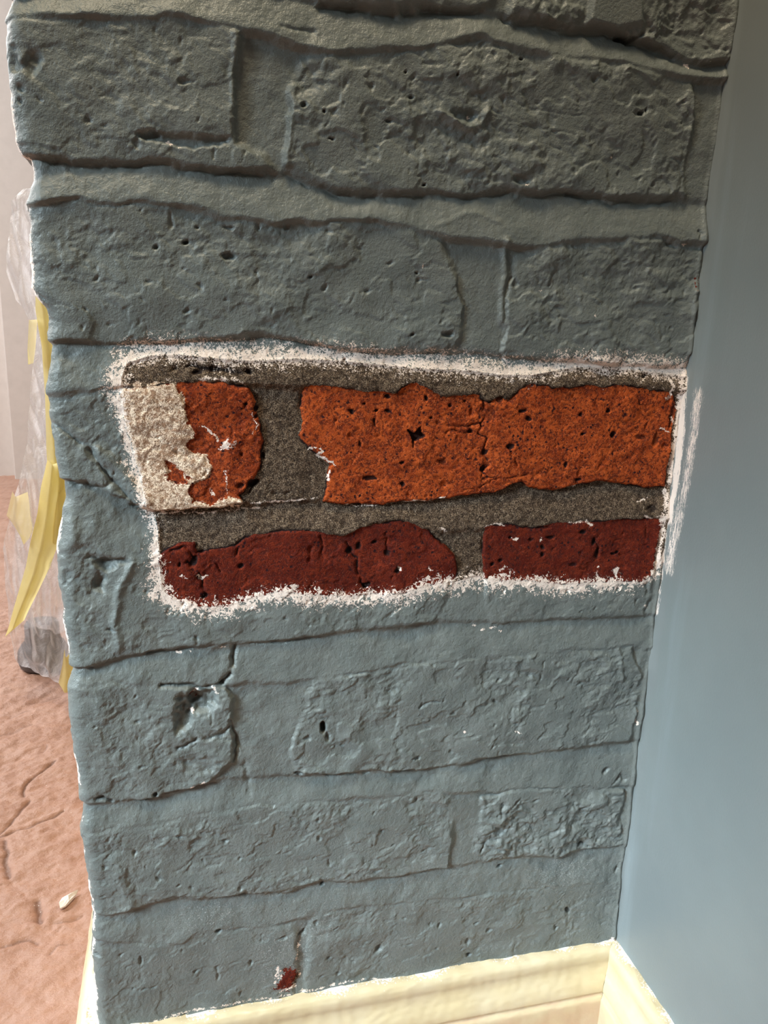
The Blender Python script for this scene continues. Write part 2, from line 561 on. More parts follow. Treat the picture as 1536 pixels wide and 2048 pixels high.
# ------------------------------------------------------------------ brick pier: traced outlines (photo pixels -> wall plane)
X0 = -140
BRICKS = {
    'Z1': [(X0, -330), (560, -330), (560, -28), (300, -22), (150, -18), (X0, -22)],
    'Z2': [(635, -330), (1000, -330), (990, -30), (975, 8), (950, 21), (800, 18), (700, 16), (632, 10)],
    'Z3': [(1030, -330), (1600, -330), (1600, 100), (1450, 128), (1400, 128), (1350, 110), (1290, 86), (1240, 72), (1150, 56), (1080, 46), (1012, 38)],
    'A1': [(X0, 45), (20, 42), (90, 36), (150, 38), (240, 44), (330, 38), (440, 46), (492, 62), (482, 110), (476, 180), (468, 235), (474, 290), (530, 305), (540, 338), (450, 345), (380, 335), (300, 328), (200, 325), (100, 320), (50, 318), (X0, 318)],
    'A2': [(598, 120), (650, 108), (720, 104), (800, 100), (880, 90), (960, 78), (1010, 98), (1060, 108), (1130, 115), (1270, 135), (1382, 160), (1384, 210), (1374, 300), (1366, 388), (1330, 398), (1200, 395), (1140, 386), (1000, 386), (930, 398), (860, 390), (800, 393), (700, 386), (640, 374), (592, 356), (570, 330), (576, 230), (590, 150)],
    'B1': [(X0, 420), (50, 412), (140, 396), (230, 409), (330, 408), (390, 420), (420, 432), (500, 441), (620, 446), (690, 441), (760, 445), (830, 455), (880, 472), (892, 500), (918, 560), (926, 620), (920, 680), (905, 702), (760, 705), (690, 700), (620, 684), (560, 675), (500, 672), (400, 680), (250, 686), (100, 684), (X0, 690)],
    'B2': [(1030, 512), (1100, 490), (1150, 480), (1240, 486), (1252, 472), (1330, 475), (1365, 490), (1405, 512), (1398, 600), (1382, 700), (1365, 736), (1250, 731), (1100, 722), (1005, 713), (1000, 700), (1006, 640), (1014, 570)],
    'C1': [(X0, 800), (85, 792), (150, 782), (245, 775), (350, 765), (450, 764), (500, 775), (510, 800), (520, 845), (527, 880), (516, 940), (506, 960), (480, 988), (492, 1006), (440, 1018), (300, 1023), (255, 1006), (205, 985), (160, 968), (105, 962), (X0, 965)],
    'C2': [(610, 775), (640, 771), (700, 778), (750, 782), (790, 787), (803, 775), (826, 766), (850, 770), (870, 786), (890, 794), (940, 787), (957, 790), (962, 800), (982, 806), (1000, 795), (1020, 802), (1040, 775), (1060, 770), (1110, 777), (1180, 771), (1250, 773), (1300, 780), (1347, 785), (1350, 830), (1341, 900), (1331, 972), (1290, 974), (1240, 968), (1200, 964), (1150, 972), (1110, 983), (1060, 976), (1042, 966), (1020, 973), (990, 985), (940, 992), (880, 999), (800, 1004), (740, 1012), (690, 1008), (648, 1004), (655, 960), (661, 930), (640, 912), (615, 896), (600, 870), (606, 840), (602, 800)],
    'D1': [(X0, 1112), (108, 1108), (140, 1095), (172, 1090), (195, 1112), (230, 1120), (300, 1118), (335, 1096), (360, 1084), (388, 1080), (396, 1100), (432, 1096), (470, 1090), (490, 1070), (560, 1063), (600, 1060), (650, 1064), (690, 1072), (720, 1056), (760, 1046), (800, 1041), (830, 1051), (860, 1064), (885, 1086), (908, 1106), (914, 1140), (905, 1175), (890, 1215), (865, 1246), (780, 1256), (700, 1263), (600, 1275), (480, 1292), (380, 1296), (290, 1305), (220, 1322), (140, 1340), (X0, 1345)],
    'D2': [(972, 1052), (1010, 1048), (1060, 1056), (1090, 1050), (1120, 1045), (1200, 1042), (1250, 1039), (1322, 1035), (1322, 1070), (1312, 1110), (1302, 1180), (1290, 1232), (1220, 1236), (1100, 1242), (980, 1248), (966, 1200), (968, 1120)],
    'E1': [(X0, 1372), (150, 1372), (260, 1364), (330, 1368), (380, 1372), (452, 1374), (466, 1400), (470, 1460), (472, 1520), (440, 1542), (410, 1566), (330, 1590), (250, 1604), (170, 1612), (X0, 1625)],
    'E2': [(612, 1362), (700, 1344), (850, 1322), (1000, 1312), (1130, 1300), (1262, 1292), (1284, 1350), (1272, 1420), (1258, 1482), (1150, 1498), (1000, 1512), (880, 1536), (760, 1546), (640, 1548), (596, 1545), (585, 1500), (600, 1430)],
    'F1': [(X0, 1672), (168, 1662), (260, 1650), (340, 1640), (500, 1606), (640, 1601), (760, 1590), (880, 1582), (902, 1590), (908, 1650), (898, 1734), (860, 1742), (700, 1762), (640, 1766), (560, 1786), (450, 1792), (330, 1802), (250, 1818), (190, 1834), (X0, 1842)],
    'F2': [(962, 1596), (1010, 1580), (1080, 1575), (1180, 1570), (1244, 1580), (1240, 1640), (1242, 1690), (1160, 1700), (1110, 1714), (1050, 1711), (975, 1724), (944, 1704), (962, 1640)],
    'G1': [(X0, 1895), (192, 1884), (260, 1886), (350, 1886), (400, 1862), (520, 1852), (588, 1850), (600, 1874), (588, 1960), (575, 2110), (X0, 2200)],
    'G2': [(622, 1834), (700, 1812), (830, 1802), (950, 1790), (1100, 1772), (1228, 1760), (1232, 1990), (620, 2110), (606, 1990), (612, 1900)],
}
#          height mm, coarse, medium, fine amplitude (mm), smooth patch seeds
STYLE = {'Z1': (3.0, 1.2, .6, .3), 'Z2': (3.2, 1.2, .8, .4), 'Z3': (4.0, 2.0, 1.6, .8), 'A1': (3.6, 1.2, .75, .35), 'A2': (3.2, 1.5, 1.25, .7),
         'B1': (2.2, 1.2, .8, .4), 'B2': (2.4, 1.3, 1.0, .55), 'C1': (2.6, 1.2, .8, .35), 'C2': (1.9, .8, .55, .35), 'D1': (2.2, 1.2, .7, .35),
         'D2': (1.9, .7, .5, .3), 'E1': (3.2, 1.2, .85, .45), 'E2': (2.6, 1.2, 1.0, .55), 'F1': (2.8, .9, .85, .55), 'F2': (2.6, 1.0, 1.5, .85),
         'G1': (2.2, .9, .6, .3), 'G2': (1.8, .9, .7, .35)}

STRIP = [(236, 755), (248, 724), (300, 710), (360, 708), (420, 714), (500, 720), (600, 716), (680, 720), (760, 728), (850, 736), (940, 740), (1000, 748), (1060, 748), (1150, 734), (1220, 734), (1290, 742), (1345, 748), (1372, 752), (1368, 850), (1352, 960), (1338, 1040), (1324, 1100), (1306, 1146), (1280, 1160), (1200, 1163), (1120, 1168), (1050, 1160), (1000, 1160), (950, 1153), (900, 1163), (850, 1168), (800, 1186), (750, 1188), (690, 1192), (640, 1188), (600, 1186), (560, 1180), (500, 1196), (460, 1210), (400, 1212), (350, 1200), (322, 1180), (318, 1120), (315, 1060), (310, 1035), (292, 1012), (282, 970), (262, 900), (245, 840), (236, 790)]
CREAM = [(225, 770), (352, 764), (362, 800), (374, 828), (376, 848), (394, 868), (380, 882), (370, 892), (380, 905), (412, 912), (423, 934), (410, 955), (392, 962), (376, 975), (384, 1004), (420, 1010), (440, 998), (490, 998), (484, 1014), (400, 1022), (310, 1026), (280, 1000), (250, 920), (230, 840)]
REDISLE = [(328, 918), (345, 925), (360, 945), (378, 960), (360, 968), (340, 958)]

# ------------------------------------------------------------------ sample grid on the wall
RES = 0.00055
R_CORNER = 0.006
s_fine = np.arange(-0.016, W + 0.004, RES)
s_arr = np.concatenate([[-0.62, -0.40, -0.26, -0.18, -0.12, -0.08, -0.055, -0.04, -0.03, -0.022], s_fine])
z_fine = np.arange(0.118, 0.738, RES)
z_arr = np.concatenate([[0.0, 0.03, 0.06, 0.08, 0.095, 0.105, 0.112], z_fine, np.linspace(0.742, 0.80, 12), np.linspace(0.82, 1.25, 12)])
S, Z = np.meshgrid(s_arr, z_arr)
NR, NC = S.shape
wx = fbm(S, Z, 0.022, 11, 4, 0.55) * 0.0021
wz = fbm(S, Z, 0.022, 31, 4, 0.55) * 0.0014
zst = sm(0.004, 0.0, np.abs(Z - np.clip(Z, 0.385, 0.535)))
wx, wz = wx * (1 - 0.45 * zst) + zst * 0.0006 * fbm(S, Z, 0.006, 41, 3), wz * (1 - 0.45 * zst) + zst * 0.0006 * fbm(S, Z, 0.006, 45, 3)
SX, ZX = S + wx, Z + wz


def P(pts):
    return [on_wall(p) for p in pts]


names = list(BRICKS)
polys = {k: P(v) for k, v in BRICKS.items()}
best = np.full(S.shape, -0.02)
lab = np.zeros(S.shape, np.int32)
for i, k in enumerate(names):
    d = sdf(SX, ZX, polys[k])
    m = d > best
    best[m] = d[m]
    lab[m] = i
# lower and upper edge of every course, carried across the gaps between bricks
ss = np.linspace(-0.03, W + 0.01, 260)


def course(row, top):
    val = np.full(ss.shape, np.nan)
    for k in names:
        if k[0] != row:
            continue
        p = polys[k]
        for q_, s_ in enumerate(ss):
            zs = [a[1] + (b[1] - a[1]) * (s_ - a[0]) / (b[0] - a[0]) for a, b in zip(p, p[1:] + p[:1]) if (a[0] > s_) != (b[0] > s_)]
            if zs:
                val[q_] = max(zs) if top else min(zs)
    ok = ~np.isnan(val)
    # ends of the polygons round off: skip the outer samples next to a gap
    er = ok.copy()
    for g_ in range(1, 13):
        er[g_:] &= ok[:-g_]
        er[:-g_] &= ok[g_:]
    er[:4] = ok[:4]
    er[-4:] = ok[-4:]
    val = np.interp(ss, ss[er], val[er])
    kk = np.exp(-(np.arange(-6, 7) / 2.5) ** 2)
    return np.convolve(np.pad(val, 6, 'edge'), kk / kk.sum(), 'valid')


rows = 'ZABCDEFG'
tbed = np.zeros(S.shape)
wbed = np.zeros(S.shape)
for a, b in zip(rows[:-1], rows[1:]):
    zb = np.interp(SX, ss, course(a, False))
    zt = np.interp(SX, ss, course(b, True))
    w_ = sm(-0.003, 0.001, zb - ZX) * sm(-0.003, 0.001, ZX - zt)
    tt = np.clip((zb - ZX) / np.maximum(zb - zt, 0.003), 0, 1)
    tbed = np.where(w_ > wbed, tt, tbed)
    wbed = np.maximum(wbed, w_)

bdm = best * 1000.0                       # mm, + on brick
strip = np.clip(sdf(S, Z, P(STRIP)) * 1000.0, -15, 15)
inner = sm(0.0, 2.0, strip)               # 1 inside the scraped patch
cream = np.clip(np.minimum(sdf(SX, ZX, P(CREAM)), -sdf(SX, ZX, P(REDISLE))) * 1000.0, -6, 6)

# ---- mortar: weather struck, recessed under the upper brick and proud over the lower one
zup = sm(0.36, 0.60, Z)
lowv = -1.2 - 0.4 * zup
hiv = 1.4 + 1.6 * zup
hm = wbed * (lowv + (hiv - lowv) * (0.35 * tbed + 0.65 * sm(-0.1, 1.0, tbed))) + (1 - wbed) * (0.1 - 0.5 * zup)
hm = hm + fbm(S, Z, 0.03, 51, 4) * 0.75 + fbm(S, Z, 0.0035, 61, 2) * 0.10
hm = hm + (1 - 0.75 * zup) * (1 - inner) * 0.5 * sm(-0.3, 0.4, fbm(S, Z, 0.06, 56, 2)) * fbm(S, Z, 0.012, 57, 3)
hm = hm - inner * (0.5 + 0.35 * wbed) + inner * fbm(S, Z, 0.0024, 71, 3) * 0.22

# ---- brick faces
nlo = fbm(S, Z, 0.038, 101, 2)
nmd = fbm(SX * 0.8, ZX * 1.1, 0.015, 121, 3, 0.45) * 0.95 + ridged(SX, ZX, 0.022, 141, 1) * 0.25 - 0.05
nfi = fbm(SX, ZX, 0.0052, 161, 3, 0.5)
patch = sm(-0.25, 0.35, fbm(S, Z, 0.05, 201, 2))       # rough / smooth areas of one face
ngr = fbm(S, Z, 0.0026, 191, 2, 0.6)
pw = 0.004 * gnoise(S, Z, 0.012, 205)
plate = sm(-0.22, 0.22, fbm(S + pw, Z * 1.35 - pw, 0.026, 206, 4, 0.6)) - 0.5     # chipped plates with sharp edges
plate2 = sm(-0.25, 0.25, fbm(S - pw, Z * 1.2 + pw, 0.011, 216, 3, 0.6)) - 0.5
hb = np.zeros(S.shape)
tone = np.zeros(S.shape)
for i, k in enumerate(names):
    m = lab == i
    h0, a, b, c = STYLE[k]
    rgh = 0.22 + 0.78 * patch[m] ** 1.2
    hb[m] = 0.55 * h0 + 1.15 * a * nlo[m] + rgh * (0.8 * b * nmd[m] + 0.75 * c * nfi[m]) + b * (0.65 * plate[m] + 0.12 * plate2[m] * rgh) + rgh * 0.10 * ngr[m]
    tone[m] = {'D': 1.0, 'C': 0.0}.get(k[0], 1.0)
    if k == 'C1':
        tone[m] = 0.35
pitn = gnoise(S, Z, 0.0065, 221)
hb = hb - 1.0 * sm(0.62, 0.85, pitn) - inner * 0.4
# ---- blend of brick and mortar
ew = 0.5 + 0.5 * np.clip(1.6 * fbm(S, Z, 0.03, 245, 2), -1, 1)      # soft and crisp stretches of edge
ew = ew * (1 - 0.8 * inner)
e = sm(-0.5 - 2.2 * ew, 1.0 + 2.6 * ew, bdm)
H = hm * (1 - e) + hb * e
cre = np.exp(-((bdm + 0.2) / 0.75) ** 2)
cmod = sm(-0.2, 0.5, fbm(S, Z, 0.02, 241, 2))
crew = cre * (0.08 + 0.92 * cmod) * (1 - 0.8 * ew) * (0.8 + 0.5 * inner)
H = H - 0.75 * crew
H = H + np.where(cream > -2, 0.75 * sm(-0.4, 0.5, cream), 0) * inner
recess_shade = np.zeros(S.shape)  # shade along brick edges, in cracks and holes, laid on as colour
recess_shade += inner * np.exp(-((bdm + 0.05) / (0.5 + 0.25 * fbm(S, Z, 0.006, 271, 2))) ** 2) * sm(-0.25, 0.35, fbm(S, Z, 0.012, 261, 3) + 0.12) * 1.0
fleck = np.zeros(S.shape)
dust = np.zeros(S.shape)
bare = np.full(S.shape, -15.0)
_, ztop = on_wall((800, 860))
_, zbot = on_wall((800, 1110))
flake = sm(zbot + 0.006, zbot - 0.006, Z + 0.05 * (S - 0.17))
rimw = 0.80 + 0.75 * sm(ztop, ztop + 0.02, Z) - 0.45 * sm(0.30, 0.325, S) * sm(ztop + 0.02, ztop, Z) + 0.3 * fbm(S, Z, 0.02, 281, 2) + 0.35 * flake

# ---- traced features: cracks (pixel polyline, width mm, depth mm, painted shade)
CRACKS = [
    ([(92, 850), (140, 882), (180, 920), (212, 958), (240, 985), (262, 1008), (312, 1026)], 1.4, 2.2, .35),
    ([(108, 965), (150, 972), (190, 978), (212, 962)], 1.2, 1.6, .5),
    ([(474, 1298), (468, 1318), (470, 1335), (462, 1352), (448, 1366)], 1.6, 2.6, .6),
    ([(320, 1370), (360, 1368), (400, 1370), (450, 1366)], 1.3, 2.4, .5),
    ([(462, 1440), (470, 1462), (472, 1490), (470, 1520)], 1.0, 2.0, .75),
    ([(362, 1492), (400, 1478), (440, 1462), (462, 1445)], 1.3, 1.8, .45),
    ([(170, 1600), (190, 1600), (208, 1604)], 1.0, 2.0, .9),
    ([(250, 1603), (300, 1595), (350, 1580), (408, 1565)], 0.8, 1.6, .5),
    ([(60, 320), (200, 326), (300, 330), (380, 337), (450, 346), (540, 352), (592, 362), (640, 378), (700, 388), (800, 394), (860, 391), (932, 400), (1000, 388), (1140, 388), (1200, 396)], 1.3, 1.6, .30),
    ([(1140, 390), (1190, 402), (1240, 410), (1300, 408), (1345, 400)], 1.1, 1.5, .3),
    ([(640, 14), (700, 20), (800, 22), (900, 22), (952, 24)], 2.0, 2.0, .35),
    ([(1010, 40), (1100, 52), (1200, 70), (1250, 78), (1300, 95), (1340, 112)], 1.6, 2.0, .30),
    ([(1240, 74), (1262, 78), (1285, 68), (1300, 62)], 1.8, 3.0, .7),
    ([(1016, 560), (1012, 600), (1012, 640), (1003, 680), (999, 700)], .7, 1.0, .45),
    ([(500, 676), (560, 678), (620, 686), (690, 702), (760, 707), (900, 708), (1005, 715)], .8, 1.0, .3),
    ([(1330, 488), (1345, 492), (1362, 488)], 1.2, 2.0, .5),
    ([(1388, 620), (1384, 660), (1376, 700), (1370, 735)], 1.1, 1.6, .55),
    ([(1392, 468), (1398, 475), (1395, 485)], .8, 1.4, .4),
    ([(1290, 1160), (1294, 1200), (1290, 1225)], 1.4, 1.4, .2),
    ([(645, 1450), (652, 1468), (657, 1480)], .9, 2.0, .5),
    ([(500, 1590), (495, 1560), (490, 1530)], 1.4, 1.0, .1),
    ([(600, 1543), (640, 1546), (690, 1548), (740, 1546), (800, 1540)], .9, 1.4, .35),
    ([(1080, 1360), (1076, 1345), (1086, 1325)], .7, .9, .2),
    ([(842, 1408), (852, 1400), (876, 1398)], .7, 1.2, .3),
    ([(998, 1595), (1004, 1612), (1000, 1630)], .9, 1.6, .5),
    ([(962, 1700), (966, 1685), (976, 1690)], .8, 1.6, .5),
    ([(1155, 1690), (1165, 1686), (1176, 1692)], 1.0, 2.0, .85),
    ([(1147, 1612), (1152, 1618), (1170, 1616)], .8, 1.6, .5),
    ([(1228, 1565), (1240, 1550), (1250, 1556)], 1.0, 1.8, .4),
    ([(600, 1870), (606, 1862), (604, 1880)], .8, 1.6, .8),
    ([(1106, 1850), (1110, 1856)], .7, 1.6, .9),
    ([(340, 1795), (400, 1793), (450, 1790), (560, 1786)], .8, .8, .15),
    ([(410, 1797), (470, 1788), (560, 1780), (640, 1764)], .8, .9, .2),
    ([(1228, 1740), (1234, 1732)], 1.0, 1.4, .6),
    ([(1233, 1800), (1230, 1840), (1228, 1870)], .7, 1.2, .5),
    ([(170, 1118), (200, 1122), (232, 1126), (262, 1120)], 1.3, 1.8, .5),
    ([(135, 1338), (160, 1338)], 1.0, 1.8, .6),
    ([(290, 1304), (350, 1300), (400, 1294), (474, 1290), (490, 1286), (560, 1285), (640, 1272)], .8, 1.0, .3),
    ([(1236, 905 - 500), (1280, 404), (1330, 404)], .8, .8, .2),
    ([(560, 58), (590, 62), (632, 66)], .8, 1.0, .2),
    ([(1005, 190), (1040, 214), (1100, 222), (1160, 232)], .5, .5, .1),
    ([(975, 236), (1040, 250), (1150, 272)], .5, .5, .1),
    # scraped bricks
    ([(965, 805), (970, 840), (958, 862), (975, 880), (968, 905), (978, 930), (966, 950)], .7, 1.6, .75),
    ([(1000, 870), (1010, 895), (1020, 905), (1032, 915), (1035, 930)], .5, 1.2, .65),
    ([(880, 848), (920, 852), (960, 848), (975, 862)], .6, 1.1, .7),
    ([(890, 866), (905, 858), (930, 866), (950, 866)], .5, 1.1, .6),
    ([(965, 958), (1000, 955), (1040, 953), (1060, 948)], .4, .8, .55),
    ([(920, 985), (960, 972), (980, 962), (1000, 955)], .4, .8, .55),
    ([(1270, 795), (1278, 808), (1288, 815)], .6, 1.2, .8),
    ([(375, 1120), (385, 1135), (405, 1160), (415, 1185)], .8, 1.6, .9),
    ([(400, 1110), (385, 1110), (375, 1095)], .8, 1.4, .8),
    ([(640, 1070), (646, 1090), (640, 1105), (648, 1120)], .7, 1.4, .85),
    ([(690, 1085), (705, 1100), (712, 1125), (720, 1160), (732, 1180)], .7, 1.4, .8),
    ([(775, 1065), (774, 1085), (777, 1102)], .5, 1.2, .85),
    ([(425, 1120), (435, 1130), (442, 1145)], .5, 1.2, .7),
    ([(478, 1095), (472, 1108)], 1.0, 1.2, .8),
    ([(345, 1100), (370, 1092), (392, 1102), (410, 1100)], .9, 1.2, .8),
    ([(1185, 1075), (1195, 1095), (1200, 1110)], .6, 1.2, .75),
    ([(1290, 1050), (1292, 1080)], .4, 1.0, .7),
    ([(1075, 1055), (1090, 1052), (1100, 1055)], .7, 1.2, .85),
    ([(545, 985), (560, 990), (580, 988)], .7, 1.0, .5),
    ([(350, 738), (380, 732), (420, 740), (470, 742), (505, 748)], 1.6, 1.6, .75),
    ([(495, 985), (505, 978), (515, 965)], 1.0, 1.4, .85),
]
LX_, LZ_ = SX + 0.0011 * fbm(S, Z, 0.008, 291, 2), ZX + 0.0011 * fbm(S, Z, 0.008, 295, 2)
for pts, w, dep, st in CRACKS:
    d = linedist(LX_, LZ_, P(pts)) * 1000
    prof = np.exp(-(d / w) ** 2)
    prof = prof * sm(-0.75, 0.1, gnoise(S, Z, 0.006, 301))
    H -= dep * prof * 0.8
    recess_shade = np.maximum(recess_shade, min(1.0, 1.2 * st) * np.exp(-(d / (w * 0.55)) ** 2) * sm(-0.6, 0.2, gnoise(S, Z, 0.006, 301)))

# ---- cavities: px, py, radius px (x, y), depth mm, painted shade
HOLES = [(455, 511, 11, 8, 2.2, .45), (373, 487, 6, 4, 2, .7), (313, 492, 7, 4, 1.6, .3), (395, 458, 7, 4, 1.2, .3), (455, 452, 11, 5, 1.3, .3),
         (606, 209, 6, 5, 1.8, .5), (650, 226, 4, 3, 1.6, .9), (666, 277, 4, 3, 1.6, .9), (808, 147, 3, 3, 1.5, .9), (912, 152, 3, 3, 1.5, .9), (822, 199, 5, 5, 1.5, .6),
         (842, 374, 5, 3, 1.8, .9), (775, 243, 5, 4, 1.4, .6), (1040, 361, 16, 9, 1.8, .2), (1278, 226, 8, 5, 2, .8), (1292, 222, 3, 6, 1.6, .6), (925, 232, 26, 12, 2.4, .2),
         (1040, 120, 4, 3, 1.4, .8), (624, 552, 4, 3, 1.4, .8), (824, 673, 4, 3, 1.4, .8), (833, 549, 3, 2, 1.4, .9), (890, 668, 10, 8, 2, .35),
         (645, 1452, 6, 12, 3, .95), (312, 1582, 6, 6, 2, .85), (598, 1541, 9, 4, 1.6, .6), (395, 1400, 38, 26, 4.2, .15), (365, 1440, 18, 26, 3.0, .15), (385, 1398, 12, 10, 2.5, .35),
         (205, 1130, 24, 12, 2.6, .25), (190, 1165, 14, 18, 2.2, .2), (120, 1150, 12, 12, 1.5, .1), (398, 1525, 40, 22, 1.6, .1), (440, 1860, 8, 4, 1.4, .7), (645, 1773, 4, 4, 1.4, .85),
         (1000, 770 + 965, 5, 3, 1.4, .5), (878, 1450 + 400, 4, 4, 1.2, .3), (936, 1912, 5, 4, 1.5, .7), (955, 1930, 6, 5, 1.6, .8), (925, 1936, 4, 4, 1.5, .8),
         (1136, 1820, 3, 7, 1.6, .95), (1520 // 2, 1895, 8, 8, 1.4, .3), (372, 280, 90, 14, 2.4, .05), (300, 268, 24, 12, 1.4, .1),
         (70, 130, 16, 26, 2.2, .1), (42, 125, 12, 16, 2.6, .1), (52, 175, 8, 10, 1.8, .2), (50, 205, 6, 8, 1.6, .3), (1250, 78, 12, 8, 3, .8), (1210, 60 + 1480, 6, 6, 1.5, .3),
         # scraped bricks
         (853, 795, 5, 6, 1.4, .9), (777, 795, 5, 6, 1.2, .9), (700, 823, 6, 7, 1.4, .9), (729, 807, 5, 4, 1.2, .9), (754, 820, 5, 4, 1.2, .8), (776, 823, 7, 4, 1.2, .9), (749, 845, 4, 9, 1.0, .7),
         (720, 888, 4, 8, 1.0, .7), (805, 922, 6, 4, 1.0, .8), (805, 968, 5, 6, 1.2, .9), (738, 958, 16, 6, 1.2, .75), (885, 922, 10, 8, 1.2, .55), (896, 811, 4, 4, 1.0, .8), (930, 800, 4, 3, 1.0, .8),
         (860, 837, 4, 4, 1.0, .8), (1043, 820, 7, 5, 1.2, .85), (1054, 836, 7, 5, 1.2, .95), (1020, 893, 9, 7, 1.4, .85), (1226, 868, 7, 7, 1.2, .8), (1217, 820, 5, 6, 1.2, .85), (1166, 868, 4, 4, 1, .8),
         (1160, 830, 4, 4, 1, .8), (1154, 958, 8, 4, 1.2, .9), (1131, 930, 3, 6, 1, .8), (1280, 875, 14, 5, 1.0, .5), (968, 935, 7, 9, 1.6, .9), (970, 905, 5, 8, 1.4, .8), (940, 862, 8, 5, 1.3, .85),
         (1310, 880, 6, 16, 1.2, .5), (1342, 830, 5, 30, 1.5, .6), (488, 804, 5, 4, 1.2, .8), (512, 816, 5, 6, 1.6, .85), (512, 832, 5, 6, 1.4, .8), (485, 910, 4, 5, 1, .6), (525, 912, 5, 7, 1.4, .8),
         (505, 965, 14, 10, 1.8, .8), (478, 970, 8, 6, 1.4, .6), (390, 1120, 8, 14, 1.4, .85), (400, 1150, 6, 10, 1.4, .8), (412, 1190, 6, 8, 1.4, .9), (480, 1130, 6, 5, 1.2, .8), (360, 1128, 4, 6, 1, .8),
         (795, 1138, 7, 7, 1.4, .9), (778, 1108, 8, 6, 1.2, .7), (750, 1085, 5, 4, 1.2, .8), (700, 1100, 8, 6, 1.4, .8), (718, 1092, 6, 8, 1.2, .8), (732, 1172, 8, 8, 1.4, .9), (1165, 1065, 8, 5, 1.2, .8),
         (1000, 1120, 4, 4, 1, .8), (1083, 1095, 6, 5, 1.2, .8), (1083, 1110, 5, 5, 1.2, .8), (1100, 1075, 10, 5, 1.2, .7), (1185, 1080, 6, 7, 1.4, .85), (1225, 1108, 5, 4, 1, .85), (1233, 1105, 4, 4, 1, .8),
         (985, 1128, 4, 4, 1, .9), (1145, 1128, 8, 5, 1, .6), (1195, 1105, 5, 14, 1.2, .7), (1020, 1075, 4, 4, 1, .8), (1058, 1080, 5, 4, 1, .7), (975, 830, 18, 16, 1.0, .35), (1002, 798, 8, 8, 1.2, .6),
         (500, 742, 10, 6, 1.4, .8), (430, 738, 14, 7, 1.4, .8), (395, 745, 10, 6, 1.4, .8), (1288, 752, 6, 5, 1.2, .8), (692, 720, 4, 4, 1, .9), (1302, 1018, 10, 7, 1.2, .6)]
STAR = [(814, 858), (828, 866), (840, 853), (843, 864), (850, 872), (838, 878), (828, 882), (827, 898), (824, 880), (820, 868)]
for hx, hy, rx, ry, dep, sv in HOLES:
    u0, v0 = on_wall((hx, hy))
    u1, _ = on_wall((hx + rx, hy))
    _, v1 = on_wall((hx, hy + ry))
    ru, rv = abs(u1 - u0), abs(v1 - v0)
    i0, i1 = np.searchsorted(z_arr, [v0 - 3 * rv, v0 + 3 * rv])
    j0, j1 = np.searchsorted(s_arr, [u0 - 3 * ru, u0 + 3 * ru])
    if i1 <= i0 or j1 <= j0:
        continue
    q = np.sqrt(((SX[i0:i1, j0:j1] - u0) / ru) ** 2 + ((ZX[i0:i1, j0:j1] - v0) / rv) ** 2)
    q = q + 0.25 * gnoise(S[i0:i1, j0:j1], Z[i0:i1, j0:j1], 0.0035, 331)
    H[i0:i1, j0:j1] -= dep * sm(1.25, 0.45, q)
    recess_shade[i0:i1, j0:j1] = np.maximum(recess_shade[i0:i1, j0:j1], sv * sm(1.15, 0.7, q))
sd = sdf(S, Z, P(STAR)) * 1000
H -= 2.5 * sm(-0.2, 0.3, sd)
recess_shade = np.maximum(recess_shade, sm(-0.35, 0.1, sd))

# ---- raised ridges and bulges: polyline, width mm, height mm
RIDGES = [([(475, 70), (474, 130), (470, 190), (467, 240)], 1.3, 1.5), ([(584, 170), (578, 230), (572, 330)], 1.5, 1.6), ([(1006, 480), (1004, 560), (1000, 640)], 1.8, 1.5),
          ([(262, 1120), (232, 1180), (222, 1240), (228, 1290)], 2.2, 1.3), ([(120, 1040), (130, 1080)], 2.5, 1.2), ([(190, 900), (250, 960), (290, 1000)], 3.0, 1.4),
          ([(880, 450), (920, 434), (960, 432), (995, 440)], 1.4, .5), ([(880, 232), (930, 252), (960, 248), (975, 220)], 1.2, 1.5), ([(640, 112), (690, 135), (640, 205), (600, 220)], 5.0, 1.4),
          ([(1234, 1300), (1236, 1360)], 1.4, .9), ([(210, 1720), (235, 1780), (240, 1815)], 5.0, 1.0), ([(690, 1545), (720, 1500), (700, 1470)], 5.0, 1.4),
          ([(1382, 190), (1374, 300), (1366, 390)], 1.3, .9), ([(1100, 130), (1180, 140), (1250, 150)], 3.0, 1.0), ([(1150, 1620), (1200, 1600)], 3.0, 1.4), ([(1060, 1330), (1120, 1350)], 4.0, 1.2)]
for pts, w, hh in RIDGES:
    d = linedist(SX, ZX, P(pts), 0.02) * 1000
    H += hh * np.exp(-(d / w) ** 2)
# smooth mortar smear at the top right and the smooth pointing between E bricks
for pts in ([(1180, -10), (1275, -10), (1280, 50), (1230, 62), (1170, 48)],):
    d = sdf(S, Z, P(pts)) * 1000
    w = sm(-1.5, 1.5, d)
    H = H * (1 - w) + w * (4.6 + 0.1 * nlo)

